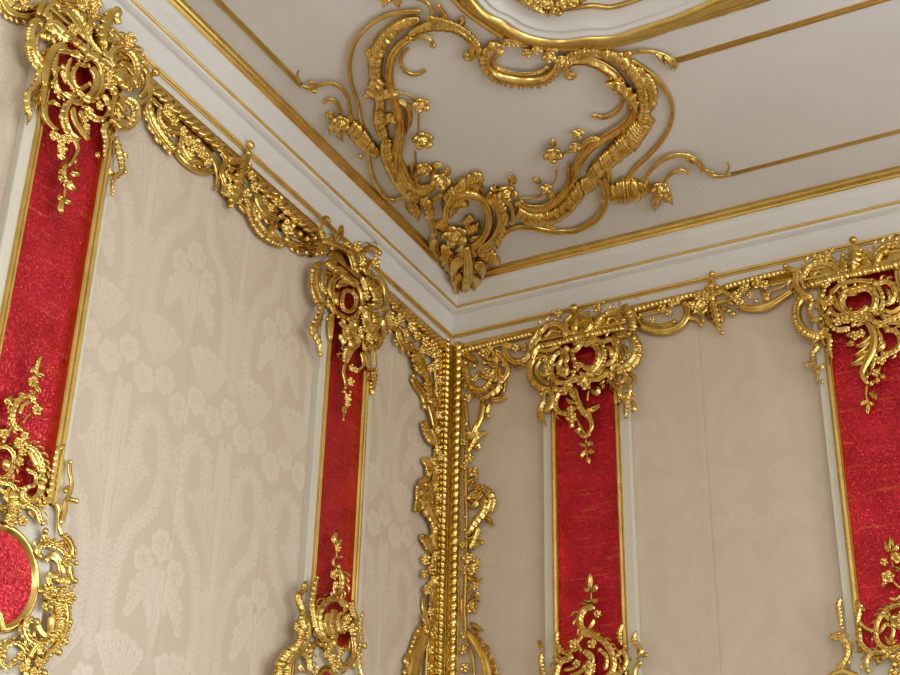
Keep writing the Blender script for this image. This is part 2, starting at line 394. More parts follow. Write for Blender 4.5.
# ------------------------------------------------------------------ damask wall fabric
PH, PW = 1.26, .32           # repeat height, half repeat width (mirrored)
def make_tile():
    ny, nx = 420, 107
    yy, xx = np.mgrid[0:ny, 0:nx]; X = (xx + .5) / nx * PW; Y = (yy + .5) / ny * PH
    G = np.zeros((ny, nx))
    def put(pts, w0, w1, serr=0., per=.035, K=40):
        nonlocal G
        pts = np.array(pts, float); pts[:, 0] *= PW / .32; L = np.linspace(0, 1, len(pts)); q = np.linspace(0, 1, K)
        cx = np.interp(q, L, pts[:, 0]); cy = np.interp(q, L, pts[:, 1])
        ker = np.ones(7) / 7; 
        if K > 12: cx[3:-3] = np.convolve(cx, ker, 'valid'); cy[3:-3] = np.convolve(cy, ker, 'valid')
        s = np.concatenate([[0], np.cumsum(np.hypot(np.diff(cx), np.diff(cy)))])
        for dy in ([0] if .12 < min(cy) and max(cy) < PH - .12 else (-PH, 0, PH)):
            best = np.full(X.shape, 9.); bi = np.zeros(X.shape, int)
            for i in range(K):
                dd = np.hypot(X - cx[i], Y - cy[i] - dy); mk = dd < best; best[mk] = dd[mk]; bi[mk] = i
            wd = w0 + (w1 - w0) * q[bi]; wd = wd * (1 - serr + serr * 2 * ((s[bi] + best * .8) / per % 1))
            val = np.clip((wd - best) / .004 + .5, 0, 1); mid = np.clip((best - .0035) / .003, 0, 1)
            G = np.maximum(G * (1 - np.clip((wd + .006 - best) / .004, 0, 1) * (1 - val) * .8), val * (.35 + .65 * mid))
    def feather(pts, ln0, ln1, w, step=.022):
        pts = np.array(pts, float); d = np.concatenate([[0], np.cumsum(np.hypot(*np.diff(pts, axis=0).T))]); q = np.arange(0, d[-1], step)
        cx = np.interp(q, d, pts[:, 0]); cy = np.interp(q, d, pts[:, 1]); k_ = np.ones(3) / 3
        for i in range(1, len(q) - 1):
            tx, ty = cx[i + 1] - cx[i - 1], cy[i + 1] - cy[i - 1]; n_ = math.hypot(tx, ty) + 1e-9; tx /= n_; ty /= n_
            ln = ln0 + (ln1 - ln0) * i / len(q)
            for sg in (-1, 1): put([(cx[i], cy[i]), (cx[i] + ln * (tx * .75 - sg * ty * .8), cy[i] + ln * (ty * .75 + sg * tx * .8))], w, w * .75, K=7)
    # feathered plume arching over, its inner leaves, the bouquet, the fan above
    put([(.23, .0), (.25, .14), (.24, .28), (.19, .42), (.08, .54), (.035, .70), (.07, .84), (.13, .90), (.20, .86)], .006, .012)
    feather([(.23, -.02), (.25, .14), (.24, .28), (.19, .42), (.08, .54), (.035, .70), (.07, .84), (.13, .90), (.20, .86), (.22, .74), (.19, .66)], .030, .042, .0125, .03)
    for k in range(5): put([(.30 - .018 * k, .36 + .04 * k), (.27 - .030 * k, .58 + .02 * k), (.25 - .03 * k, .72 - .015 * k)], .004, .012, .3, .03)
    feather([(.32, -.1), (.318, .10), (.315, .34)], .03, .05, .009)
    put([(.32, .30), (.315, .60), (.318, .92)], .012, .018, .25)
    put([(.285, .55), (.28, .75), (.295, .95)], .006, .014, .25)
    for (fx, fy, r) in ((.0, .42, .052), (.092, .335, .046), (.0, .98, .055), (.10, 1.06, .05), (.22, 1.02, .052), (.32, 1.10, .05)):
        for k in range(7):
            a = k * 2 * math.pi / 7 + .3; put([(fx + r * .35 * math.cos(a), fy + r * .35 * math.sin(a)), (fx + r * .8 * math.cos(a), fy + r * .8 * math.sin(a))], r * .2, r * .42, K=8)
    for k in range(6):
        a = .15 + k * .3
        put([(.0, -.02 + .02 * k), (.05 * math.sin(a), .10 + .03 * k), (.15 * math.sin(a), .14 + .17 * math.cos(a))], .006, .020, .3, .03)
        put([(.16, 1.10), (.16 + .09 * math.sin(a - .9), 1.17), (.16 + .16 * math.sin(a - .9), 1.15 + .14 * math.cos(a - .9))], .005, .018, .3, .03)
        put([(.0, .60), (.03 * math.sin(a), .68), (.07 * math.sin(a) + .004, .68 + .14 * math.cos(a))], .003, .009, .3, .03, K=14)
    put([(.0, .0), (.0, .36)], .004, .008)
    return G
TILE = make_tile(); WV0 = onp(207, 600, 'L', 0)[2] - .30
def weave(u, v):
    a = np.abs(((u / PW) % 2) - 1); x = np.clip((a * TILE.shape[1]).astype(int), 0, TILE.shape[1] - 1)
    y = (((v - WV0) / PH) % 1 * TILE.shape[0]).astype(int) % TILE.shape[0]
    return TILE[y, x]
def cloth(parent, pl, u0, u1, z0, z1, off, shift, fine=.0075):
    """one width of damask, u runs along the wall"""
    nu = max(2, int((u1 - u0) / fine)); nv = max(2, int((z1 - z0) / fine))
    uu = np.linspace(u0, u1, nu + 1); vv = np.linspace(z0, z1, nv + 1); UU, VV = np.meshgrid(uu, vv)
    relief = off + .0018 * np.sin(UU * 5.3 + VV * .9) * np.sin(VV * 2.1 + UU) + .0012 * np.sin(UU * 23 + np.sin(VV * 3))
    ed = np.minimum(UU - u0, u1 - UU); relief = relief - .0012 * np.exp(-ed / .004)
    G = weave(UU - shift, VV)
    if pl == 'R': G = .36 + .24 * G          # pattern muted in the weave colour for this wall's weaker sheen
    if pl == 'L': V = np.stack([relief, UU, VV], -1)
    else: V = np.stack([UU, -relief, VV], -1)
    me = bpy.data.meshes.new('fabric_panel'); n = (nu + 1) * (nv + 1)
    idx = np.arange(n).reshape(nv + 1, nu + 1)
    q = np.stack([idx[:-1, :-1], idx[:-1, 1:], idx[1:, 1:], idx[1:, :-1]], -1).reshape(-1, 4)
    me.vertices.add(n); me.vertices.foreach_set('co', V.reshape(-1).astype(np.float32))
    me.loops.add(q.size); me.loops.foreach_set('vertex_index', q.reshape(-1).astype(np.int32))
    me.polygons.add(len(q)); me.polygons.foreach_set('loop_start', np.arange(0, q.size, 4, dtype=np.int32)); me.polygons.foreach_set('loop_total', np.full(len(q), 4, np.int32))
    at = me.attributes.new('weave', 'FLOAT', 'POINT'); at.data.foreach_set('value', G.reshape(-1).astype(np.float32))
    me.polygons.foreach_set('use_smooth', [True] * len(q)); me.update(calc_edges=True); me.materials.append(SILK)
    o = bpy.data.objects.new('fabric_panel', me); COL.objects.link(o); o.parent = parent
    return o

# ------------------------------------------------------------------ pilasters
PF = .040                    # pilaster face
def wc(x, y, pl, off=PF):    # coordinate along the wall of a point of the photograph
    P = onp(x, y, pl, off); return (P[1] if pl == 'L' else P[0]), P[2]
E2L = [wc(x, 430, 'L')[0] for x in (315.3, 321.3, 323.3, 360, 364.5, 370.7)]
E1L = [wc(14, 180, 'L')[0], wc(25.3, 180, 'L')[0], wc(30.7, 180, 'L')[0], wc(98, 180, 'L')[0], wc(105.3, 180, 'L')[0], wc(97, 270, 'L')[0]]
E1R = [wc(x, 490, 'R')[0] for x in (543.3, 552, 557.7, 617.3, 622.5, 632)]
a = [wc(x, 440, 'R')[0] for x in (825.3, 834, 841.3)]
wd_ = .475
E2R = a + [a[0] + (E1R[5] - E1R[0]) * 1.02 - (E1R[5] - x) for x in E1R[3:6]]
PB = wc(50, 505, 'L')[1]     # foot of the red panels
def wbox(pl, u0, u1, o0, o1, z0, z1):
    return (o0, o1, u0, u1, z0, z1) if pl == 'L' else (u0, u1, -o1, -o0, z0, z1)
def bevel(o, w):
    md = o.modifiers.new('bevel', 'BEVEL'); md.width = w; md.segments = 2; md.limit_method = 'ANGLE'
def pilaster(pl, E, zr, label):
    u0, g0, r0, r1, g1, u1 = E; mid = (u0 + u1) / 2
    loc = (0, mid, 0) if pl == 'L' else (mid, 0, 0)
    t_ = thing('pilaster', loc, label, 'pilaster', None)
    # body: frame of stiles round the sunken red panel, full field below
    zt = 4.97
    o = link('shaft', *boxes([wbox(pl, u0, g0 + .004, 0, PF, PB, zt), wbox(pl, g1 - .004, u1, 0, PF, PB, zt), wbox(pl, u0, u1, 0, PF, .0, PB), wbox(pl, g0, g1, 0, PF - .004, zr + .01, zt)]), STILE, t_); bevel(o, .004)
    link('red_panel', *box(*wbox(pl, r0 - .006, r1 + .006, 0, .016, PB, zt)), RED, t_)
    o2 = link('gilt_abacus', *boxes([wbox(pl, u0 + .01, u1 - .01, PF, PF + .012, zr + .02, zt - .01), wbox(pl, u0 - .015, u1 + .015, PF, PF + .03, zr + .004, zr + .022), wbox(pl, u0 - .01, u1 + .01, PF, PF + .022, zt - .045, zt - .02)]), GOLDM, t_); bevel(o2, .005)
    for a_, b_ in ((g0, r0), (r1, g1)):
        V = []; Fc = []; k = 10
        for z in (PB, zt):
            for i in range(k + 1):
                q = i / k; uu = a_ + (b_ - a_) * q; h = PF + .004 + .009 * abs(math.sin(math.pi * q * 1.5)) ** .6 * (1 if q > .66 or q < .66 else 0)
                V.append(wbox(pl, uu, uu, h, h, z, z)[0::2] if pl == 'L' else (uu, -h, z))
            V.append((.01, b_, z) if pl == 'L' else (b_, -.01, z)); V.append((.01, a_, z) if pl == 'L' else (a_, -.01, z))
        V = [(v[0], v[1], v[2]) for v in V]; n = k + 3
        for i in range(n): Fc.append((i, (i + 1) % n, n + (i + 1) % n, n + i))
        link('gilt_bead', V, Fc, GOLDM, t_)
    return t_, mid
ZR1 = onp(90, 52, 'L', PF)[2]; ZR2 = onp(342, 271, 'L', PF)[2]; ZR3 = onp(590, 334, 'R', PF)[2]; ZR4 = onp(870, 270, 'R', PF)[2]; pass
pilaster('L', E1L, ZR1, 'wide red-panelled pilaster at the left edge, above the red oval medallion')
pilaster('L', E2L, ZR2, 'red-panelled pilaster on the left wall nearest the room corner')
pilaster('R', E1R, ZR3, 'red-panelled pilaster on the right wall nearest the room corner')
pilaster('R', E2R, ZR4, 'red-panelled pilaster at the right edge of the picture')

# damask between the pilasters; seams at the joins of the widths
ZB = 2.3
for parts in ([-4.9, E1L[0]], [E1L[5], wc(180, 450, 'L', 0)[0], wc(268, 450, 'L', 0)[0], E2L[0]], [E2L[5], -.03]):
    for a_, b_ in zip(parts[:-1], parts[1:]): cloth(wl, 'L', a_ + .0003, b_ - .0003, ZB, 4.985, .005, wc(207, 620, 'L', 0)[0], .0065)
for parts in ([.03, E1R[0]], [E1R[5], wc(706, 450, 'R', 0)[0], E2R[0]], [E2R[5], 3.1]):
    for a_, b_ in zip(parts[:-1], parts[1:]): cloth(wr, 'R', a_ + .0003, b_ - .0003, ZB, 4.985, .005, 1.35, .0068)

# ------------------------------------------------------------------ gilt carving on the ceiling
co = thing('ceiling_cartouche', onp(470, 150, 'C', 0), 'large gilded heart-shaped rococo scroll ornament in the ceiling corner', 'ceiling ornament')
carve(co, 'C', .006, '''
d 2.3 |421,12 400,13 378,20 358,38 350,60 351,82 358,105 362,125
d 2.2/2/1.8 |352,122 350,112 347,98 340,88 330,84 318,86 310,89 301,86
d 1/1.5 |299,70 297,76 300,83
b 314,91,3 311,82,3 384,4,2.5
d 2.2/1.5 |340,114 338,106 334,101 328,100 324,104
f 341,122,8 421,104,7.5 423,139,9 424,168,7 440,180,9
l 4 |334,118 328,116 325,117
l 4.5 |335,125 331,131 329,134
l 4 |340,128 340,136 343,141
g 9/10/8/6 p=4.2|349,126 358,136 368,147 378,156
b 360,156,3.2
g 4/6/8/8.5/7/6/7/6 p=4.5 h=1.3|420,20 405,24 392,33 382,45 376,58 375,75 378,90 380,105 379,118 381,130 386,142
g 9 p=4 h=1.1|381,80 372,92
g 7/4 |372,56 366,52
b 366,96,3 371,57,4 385,36,4.5
l 6 |366,92 378,97 398,92
l 5.5 |377,132 388,120 400,122
c 4/5/5.5/5/4 v=4.2|408,37 425,29 445,28 458,31 468,38 474,47 472,57
c 2/4/5/4.5/5/5.5/7/7/4 z=3 h=1.2|433,45 430,40 420,38 408,41 397,50 391,62 389,78 392,95 397,112 400,130 398,148 396,160 400,172 408,186 420,193 430,190 435,184
d 1.5/2.4/1.5 |410,48 403,55 401,63 405,71 412,75 420,74 426,70
l 4 |398,101 407,108 409,120 406,136
d 1/1.2 |397,94 407,95 414,101
d 1.5 |419,112 418,130
d 1.2 |415,150 416,166
l 5 |431,176 436,168 441,164
l 4.5 |444,176 448,171 450,168
l 4 |420,172 417,180 416,185
l 4 |413,165 411,172 409,174
g 7/8/9/8 p=4 |386,140 387,156 394,172 404,187 418,200
a 6 |409,196 413,206 419,219
a 6 |420,200 428,208 430,222
l 4 |410,200 409,208 409,214
d 2.2 |368,152 370,165 374,180 382,194 392,201 401,199 408,194
c 2.5/3/4 |441,195 433,203 431,218 434,235 431,247
g 6/8/8/6 p=5 z=2 h=1.2|446,214 450,199 460,190 474,187 482,192
a 5/7/5 z=3|462,192 470,182 479,178 480,186
d 3/4/4.2/3.4 z=8 h=1.2|446,222 446,210 452,200 464,196 477,198 486,207 489,220 486,233 479,243 470,249
a 6/7/5 |450,218 452,208 461,203 469,204
s 6/7/7/6 f=-1 p=6|486,196 497,206 501,219 497,233 488,244 476,250
f 455,234,11.5
l 7 |448,230 440,226 435,224
a 5 |464,228 469,220 474,219
a 5 |466,234 476,228 478,222
a 4 |470,240 478,240 482,234
b 497,231,3
# right half
d 2.3 |626,58 640,66 652,75 664,88 672,105 671,124 662,141 648,157 636,168 628,180
d 1.8/2/1.6 |626,56 640,52 655,53 668,57 676,62
l 3 |656,54 662,60 665,64
l 3 |664,57 670,62 672,70
l 3 |670,59 675,66 674,72
g 5/6/7/8/8/7/8 p=4.5 h=1.2|600,54 618,60 632,72 641,86 644,100 645,112 642,124
g 10/11/10/9/8 p=4.5 h=1.1|642,126 630,142 617,154 603,166 590,178
s 5/6/5 f=-1 p=5|636,70 648,84 652,98 650,110
g 9/9 p=3.5|650,118 640,132 632,146
c 3.5/5/6/6/5/5/5/4.5/5/4 V=-4.5 z=3|567,76 566,68 573,63 585,62 600,67 614,77 624,90 632,104 633,116 625,127 610,137 595,146 585,155 577,168 572,182 562,198 545,210 528,210 518,203
a 5/8/7/4 z=5|637,112 629,97 618,87 605,83
l 5 z=5|628,100 622,92 612,90
d 1.6/2.4/2 |622,97 621,106 614,114 603,118 594,115
b 594,115,2.5
l 6 z=4|622,128 628,140 636,150
l 4 |608,167 608,175 611,182
g 6/7/7/8 p=3.6 |517,213 530,220 545,221 560,215 572,203 580,194
g 9/8/8 p=3.6|576,192 588,186 600,176
d 3/3.4/2.6/2.4/2.6 |604,179 608,190 607,202 600,216 588,226 572,232 550,232 530,228 514,229 503,236 497,248
c 2.5 |598,181 604,190 602,200
d 2.6 |500,202 509,204 513,213 512,225
d 2.5 |545,225 553,230 560,233
g 12/13/11/8 p=5|612,197 625,194 638,192 648,189
d 2/2.4/2.2 |639,188 650,172 662,161 676,156 690,157 700,164 705,173
l 3 |690,158 697,163 702,172
l 2.5 |686,158 691,162 693,165
d 1.8 |705,171 712,176 722,177 731,175
d 1.2 |728,162 729,168 726,174
b 729,163,1.8 706,170,2.5 712,172,2 688,173,2
d 2 |664,184 670,175 680,171 688,173
f 660,188,8
l 5 |658,194 656,204 655,212
l 5.5 |663,194 668,199 673,203
l 4 |650,190 645,186 640,187
f 507,192,9 546,188,5.5 553,154,8 578,133,5.5 575,146,5
l 5 |509,184 513,180 514,176
l 4 |500,190 494,190 490,187
d 1 |519,199 535,198 546,193
d 1.2 |556,168 556,178 551,187
l 4.5 |549,192 551,198 551,203
l 3 |541,184 536,180 533,179
l 4 |552,148 553,142 552,140
l 3 |568,163 570,178 567,192
a 4 |581,150 588,142 600,138
d 1 |560,155 570,152 578,150
# head of the cartouche, under the central moulding
s 5/6.5/7/6.5/5 f=1 p=5 z=2|504,50 493,49 487,56 487,67 495,76 510,81 530,83 545,80 555,71 558,62
c 2.2 |500,54 494,60 497,68 508,73 525,75 540,73 547,67
f 508,42,4.5 516,42,4.5 527,52,4.5 537,49,5 549,56,6 562,60,6 552,48,5
s 3/3.5/3.5 f=-1 p=4|426,19 440,22 454,27 467,35 477,47 478,58
l 4 |459,26 462,22 464,17
s 4 f=-1 p=4|560,66 570,58 588,54 604,56 618,62
b 628,53,4 620,54,3.5 608,58,3
d 2.2 |385,2 400,-3 418,-1 428,4 433,14
l 4 |390,0 384,3 382,7
l 4 |400,0 398,4 400,7
d 2.6 |437,4 441,11 447,19
''')
carve(co, 'C', .03, '''
a 9/12/12/10 z=1 h=.6|464,244 466,256 467,268 466,280
d 4/5/6/6/5/3 z=8 n=1|466,248 468,262 468,276 466,288 463,297 459,301
l 7 z=6 |464,262 456,268 450,281
l 6 z=6|474,266 480,270 483,279
l 7 z=7|462,276 455,284 457,296
l 6 z=7|472,278 475,286 470,296
d 3.4/4/2.4 z=10 n=1|455,292 460,299 468,297
''')
carve(co, 'C', .018, '''
a 8/10/8 z=0|441,246 447,260 453,274
a 7/9/7 z=0|476,252 488,258 500,262
l 5 |436,240 434,250 440,256
''')
# thin gilt lines on the ceiling
def line3(name, P, Q, r, mat, parent, out=2):
    P = np.array(P, float); Q = np.array(Q, float); dr = (Q - P) / np.linalg.norm(Q - P); o = np.array([0, 0, -1.]); s = np.cross(dr, o); V = []; k = 12
    for E_ in (P, Q):
        for i in range(k):
            a = 2 * math.pi * i / k; rr = r * (1 - .3 * (abs(math.cos(a)) < .3 and math.sin(a) > 0)); V.append(E_ + s * r * math.cos(a) + o * rr * math.sin(a) * .8)
    Fc = [(i, (i + 1) % k, k + (i + 1) % k, k + i) for i in range(k)] + [tuple(range(k))[::-1], tuple(range(k, 2 * k))]
    return link(name, V, Fc, mat, parent, True)
def cl(name, p, axis, length, r, label):
    P = onp(p[0], p[1], 'C', 0); Q = P.copy(); Q[axis] += length
    t_ = thing(name, P, label, 'moulding'); line3('gilt_bead', P, Q, r, GOLDC, t_); P2 = P.copy(); Q2 = Q.copy(); P2[1 - axis] += r * 1.3 * (-1 if axis == 0 else 1); Q2[1 - axis] = P2[1 - axis]
    line3('gilt_fillet', P2, Q2, r * .6, GOLDC, t_)
cl('ceiling_bead', (301, 86.5), 1, -6, .0105, 'thin straight gilt bead on the ceiling running along the left wall')
cl('ceiling_bead', (730, 175), 0, 5, .0105, 'thin straight gilt bead on the ceiling nearer the right wall cornice')
cl('ceiling_bead', (677, 61), 0, 5, .013, 'double gilt bead on the ceiling beside the big central moulding')
# the big curved central moulding, from its two edges in the photograph
OE = [(405, -60), (428, -28), (449, 0), (464, 15), (480, 27), (500, 40), (520, 48), (540, 52), (560, 53), (587, 53), (613, 49), (640, 43), (673, 32), (727, 16), (773, 1), (840, -22), (930, -52)]
IE = [(440, -60), (460, -28), (480, -1), (491, 9), (504, 15), (514, 22), (528, 29), (544, 33), (562, 34.5), (586, 31.5), (612, 30), (640, 21), (673, 10), (715, -8), (760, -24), (830, -50), (915, -80)]
IE2 = [(464, -60), (486, -28), (507, -4), (517, 3), (529, 8), (537, 12), (545, 14), (555, 14), (570, 12.5), (592, 10), (612, 11), (636, 4), (664, -7), (700, -22), (745, -38), (815, -66), (900, -96)]
mo = thing('ceiling_moulding', onp(560, 40, 'C', 0), 'broad gilded serpentine moulding at the top, framing the ceiling centre', 'moulding')
def dens(E_, k=6):
    S, _ = catmull(E_, [1, 1], 4.0); return S
def sweep(name, E0, E1, prof, mat, parent):
    K = 140
    def rs(E_):
        E_ = np.array(E_, float); out = []
        n = len(E_); ext = np.vstack([2 * E_[0] - E_[1], E_, 2 * E_[-1] - E_[-2]])
        for k in range(K + 1):
            s = (n - 1) * k / K; i = min(n - 2, int(s)); u = s - i; a, b, c, d = ext[i:i + 4]
            out.append(.5 * ((2 * b) + (c - a) * u + (2 * a - 5 * b + 4 * c - d) * u * u + (3 * b - 3 * c + d - a) * u ** 3))
        return out
    A_, B_ = rs(E0), rs(E1); V = []; m_ = len(prof)
    for p, q in zip(A_, B_):
        for (t, h) in prof:
            c = p + (q - p) * t; P = onp(c[0], c[1], 'C', .02); V.append(setout(P, 'C', h))
    Fc = [(i * m_ + j, i * m_ + (j + 1) % m_, (i + 1) * m_ + (j + 1) % m_, (i + 1) * m_ + j) for i in range(K) for j in range(m_)]
    Fc.append(tuple(range(m_))); Fc.append(tuple(K * m_ + j for j in range(m_))[::-1])
    return link(name, V, Fc, mat, parent, True)
sweep('gilt_torus', OE, IE, [(0, -.004), (0, .010), (.04, .018), (.12, .018), (.16, .012), (.22, .016), (.32, .027), (.42, .036), (.50, .038), (.54, .036), (.58, .048), (.66, .060), (.76, .066), (.86, .064), (.94, .056), (1, .04), (1, -.004)], GOLDM, mo)
sweep('white_cove', IE, IE2, [(-.05, -.003), (0, .05), (.08, .042), (.2, .030), (.24, .034), (.3, .034), (.34, .026), (.6, .016), (.85, .010), (1, .012), (1.02, -.003)], WHITE, mo)
sweep('gilt_bead', IE2, [(x + (x2 - x) * .16, y + (y2 - y) * .16) for (x, y), (x2, y2) in zip(IE2, [(2 * b[0] - a[0], 2 * b[1] - a[1]) for a, b in zip(IE, IE2)])],
      [(0, .0), (0, .012), (.3, .018), (.7, .018), (1, .012), (1, 0)], GOLDM, mo)
cr = thing('ceiling_spray', onp(560, 4, 'C', 0), 'small gilded foliage spray inside the central ceiling moulding at the top edge', 'ceiling ornament')
carve(cr, 'C', .012, '''
a 5/6/4 |520,-2 532,6 546,12
f 546,2,6 554,7,5 540,-3,6 562,1,6 572,-2,6 535,3,4
c 4 |558,12 566,8 576,4 584,-3
b 556,13,2.5 549,14,2.5
l 4 |566,-4 570,4 576,4
s 3.5 f=1|548,13 560,6 570,5 582,-1
''')

# ------------------------------------------------------------------ gilt carving on the walls
def carving(name, pl, off, px, label, cat, text, group=None, scale=1.0):
    t_ = thing(name, onp(px[0], px[1], pl, off), label, cat, group); carve(t_, pl, off, text, None, scale); return t_
OC = PF + .012
carving('carved_capital', 'L', OC, (85, 80), 'largest gilt openwork capital, at top left over the red pilaster', 'capital', '''
s 4/4.5/4 f=1 p=4.5|39,18 32,30 31,43 33,56 40,67 46,70
c 2.6 |46,28 38,38 38,52 46,64
a 4 |40,34 50,37 58,37
b 53,41,3 40,24,3.5 30,47,2
d 3 |48,-3 42,6 39,15
d 3 |57,0 48,8 45,17
a 5 |50,12 53,28 62,37 74,43
g 4.5/5 p=9 h=1.2|54,20 66,33 82,46 96,57 112,70 130,88
c 4/4.5/4 |57,6 72,8 82,18 86,29 82,36
d 3 |58,9 68,12 77,23 85,34
c 3 |60,-2 74,0 88,6 92,18 90,28
f 82,5,6 95,3,6 93,13,4.5 72,30,5 88,30,4
c 3 |104,19 96,17 90,25 91,38 97,47 103,54
a 4/6/7/5 z=4|118,24 117,12 111,14 107,24 103,38 104,50
b 117,12,5 118,21,3.5 97,31,3
c 3 |111,35 118,36 118,45 110,51
f 129,40,6 108,29,4.5
d 3 |104,52 110,54 116,46
c 4/4.5/3.5 |112,64 113,53 122,47 132,52 138,62 139,74 134,82
d 4 |120,62 130,67 137,78 139,88
d 3 |142,62 148,74 147,87 140,97
d 2.6 |151,84 150,95 143,101 135,101
g 5 |118,68 127,79 131,90
b 155,72,4.5 129,88,4
d 3 |148,77 155,73
s 4/4.5/4 f=-1 p=3.6 z=4|84,61 92,58 99,64 103,76 101,90 94,99 84,97
c 2.7 z=4|88,66 80,64 75,70 74,78 77,86 83,88 89,84
g 2.8 |71,58 68,68 69,80 75,89
d 4 z=4|92,67 97,78 95,89 88,97
d 5/5.5/4 z=3|66,45 56,48 49,59 46,73 45,86
a 3.5 |58,52 56,62 53,74
d 2.5 |53,66 56,76 52,84
d 3.6 |46,82 44,94 43,105
c 3 |62,67 57,73 57,84 62,93 70,95 76,90
l 3.5 |78,90 84,96 80,100
a 3.5/4.5/4.5/4/2 |38,68 39,79 34,88 28,95 28,108 30,116 27,125
l 3 |42,91 37,96 33,99
l 3 |43,102 37,103 34,107
s 4/4.5/3.5 f=1 p=3.2|83,104 71,102 65,112 66,124 72,135 80,140
d 3.2 |73,107 75,120 82,131 89,140
d 3 |80,110 84,122 89,135
l 3 |82,106 88,107 94,113
f 84,120,3.5 86,127,3.5
l 4 z=6|58,50 66,50 74,54
l 4 z=6|70,52 78,54 84,60
l 4 z=6|100,58 108,62 112,70
l 4 z=6|104,84 112,86 117,92
l 3.4 z=6|64,92 72,96 80,96
l 3.4 z=5|62,70 66,76 66,84
l 3.6 z=5|104,94 108,100 106,106
l 3.6 z=5|58,24 64,30 72,34
d 3.8/2.5 |45,104 46,117 52,126 58,130
l 2.6 |48,103 55,102 60,107
s 3.5/4/3.5 f=1 p=3.4|86,109 94,117 103,118 109,109 112,100
c 3.5 |110,90 116,94 114,104 108,108
d 3 |124,96 122,104 126,112
s 4/5/4 f=-1 p=4|112,118 121,127 131,126 137,116 135,104 127,98
c 3 |118,104 120,114 128,118
a 5/4/4/2.5 |108,121 105,131 107,142 103,157
l 2.5 |100,152 98,154 99,158
a 3/4/3.5/3/2 |117,136 119,147 122,160 122,171 114,180 112,193
l 2.5 |109,168 113,174 120,174
l 2.2 |124,152 127,156 127,158
b 112,194,2 125,172,2.5 118,155,2
f 53,136,4.5 60,140,5 67,139,4.5 61,149,5 100,70,4 108,78,4.5 112,84,4 99,106,4
l 3.5 |60,150 62,156 66,160
d 3/2.5/2 |74,138 78,149 74,159 69,166
c 3 |74,161 66,167 65,177 70,185
l 4 |71,172 76,173 80,176
l 4 |70,180 72,186 75,191
l 3 |66,180 62,178 58,176
d 1.3 |66,184 65,192 64,200
l 3.5 |65,200 60,197 57,196
l 3 |64,200 68,201 71,204
l 3.6 |64,200 62,206 61,214
''')
carving('carved_capital', 'L', OC, (350, 310), 'gilt openwork capital on the left wall pilaster nearest the corner', 'capital', '''
c 2 |329,221 327,217 323,220 322,230 325,240
l 3.4 |342,225 341,234 335,243
g 3.5 |324,240 334,244 345,248 354,254
d 3 |329,240 325,247 323,255
d 2.6 |325,242 320,249 318,256
c 3/3.5 |331,248 342,246 351,254 355,264 356,271
g 4.4 p=4 h=1.2|328,261 338,270 348,278 358,285
f 357,247,5 375,263,5 362,262,4 346,246,4
c 3 |379,253 375,248 368,248 363,254 365,263 360,269
d 3 |372,260 366,268 370,277
d 2.8 |370,279 377,277 384,284 387,295 386,304 382,311
g 5 |367,277 374,288 378,298 375,309
s 3.5/4 f=1 p=3|324,263 317,268 315,279 316,290 320,300 325,305
c 2.4 |333,274 325,272 322,282 325,293
d 3.4 z=3|352,280 340,276 333,282 332,292 335,300
g 3 |338,288 342,282 350,282
c 2.4 z=4|353,291 346,291 343,300 345,309 351,311 356,306 357,297 353,291
s 3.2 f=-1 p=3|340,286 352,283 360,289 363,302 358,313 348,318 338,314
d 2.6 |336,300 333,308 340,315
a 3/4/5/4/3/2 |323,302 322,312 318,322 314,330 318,339 320,348 319,356
b 321,355,2 327,319,2
l 3.5 |333,311 332,326 330,340
l 2.5 |329,300 330,306 334,308
s 4/4.5 f=1 p=3|371,304 367,316 371,330 380,337 385,327 383,316
g 5 |376,312 378,322 374,332
c 3 |358,312 357,325 361,337 371,343
g 4 |382,338 377,346 368,347
c 1.8 |372,345 367,350 366,358 370,368 376,369
d 1.5 |375,350 376,366
a 3.4 |374,369 375,378 373,386 372,395
l 2.5 |374,378 371,378 369,379
d 2 |362,352 364,364 358,371
s 4/5/6/5/3 f=1 p=3.4|357,320 352,332 356,343 350,351 346,363
l 4 |348,356 341,354 336,354
l 3.5 |350,350 345,347 342,349
l 3 |343,318 346,330 344,344
l 2.5 |340,334 343,340 343,345
d 2/1.6 |345,362 344,373 346,384 343,393
f 351,368,3.5 355,370,3 350,382,4 347,398,4 347,404,3 366,296,4 368,338,4 360,330,3.5 364,348,3
d 1 |345,390 347,400 345,412 343,421
l 3.4 z=5|340,292 336,298 338,306
l 3.4 z=5|360,306 366,312 366,320
l 3.4 z=5|362,276 366,284 366,292
l 3.2 z=5|348,318 354,322 356,330
l 3.2 |366,326 362,334 364,341
l 3.2 |340,322 346,326 350,334
l 3.4 z=6|334,266 342,270 348,274
b 345,412,2 343,420,1.5 350,392,2 345,388,2
l 2.6 |346,404 345,410 344,414
''')
FR = .012
carving('gilt_frieze', 'L', FR, (-20, 0), 'end of a gilt frieze swag at the far top left corner', 'frieze', '''
d 4 |-14,-14 0,-4 8,9 18,15 30,16 40,12
g 4 |-10,-16 4,-4 16,6 30,8 40,4
f 10,-2,6 22,-3,6 24,6,4
''')
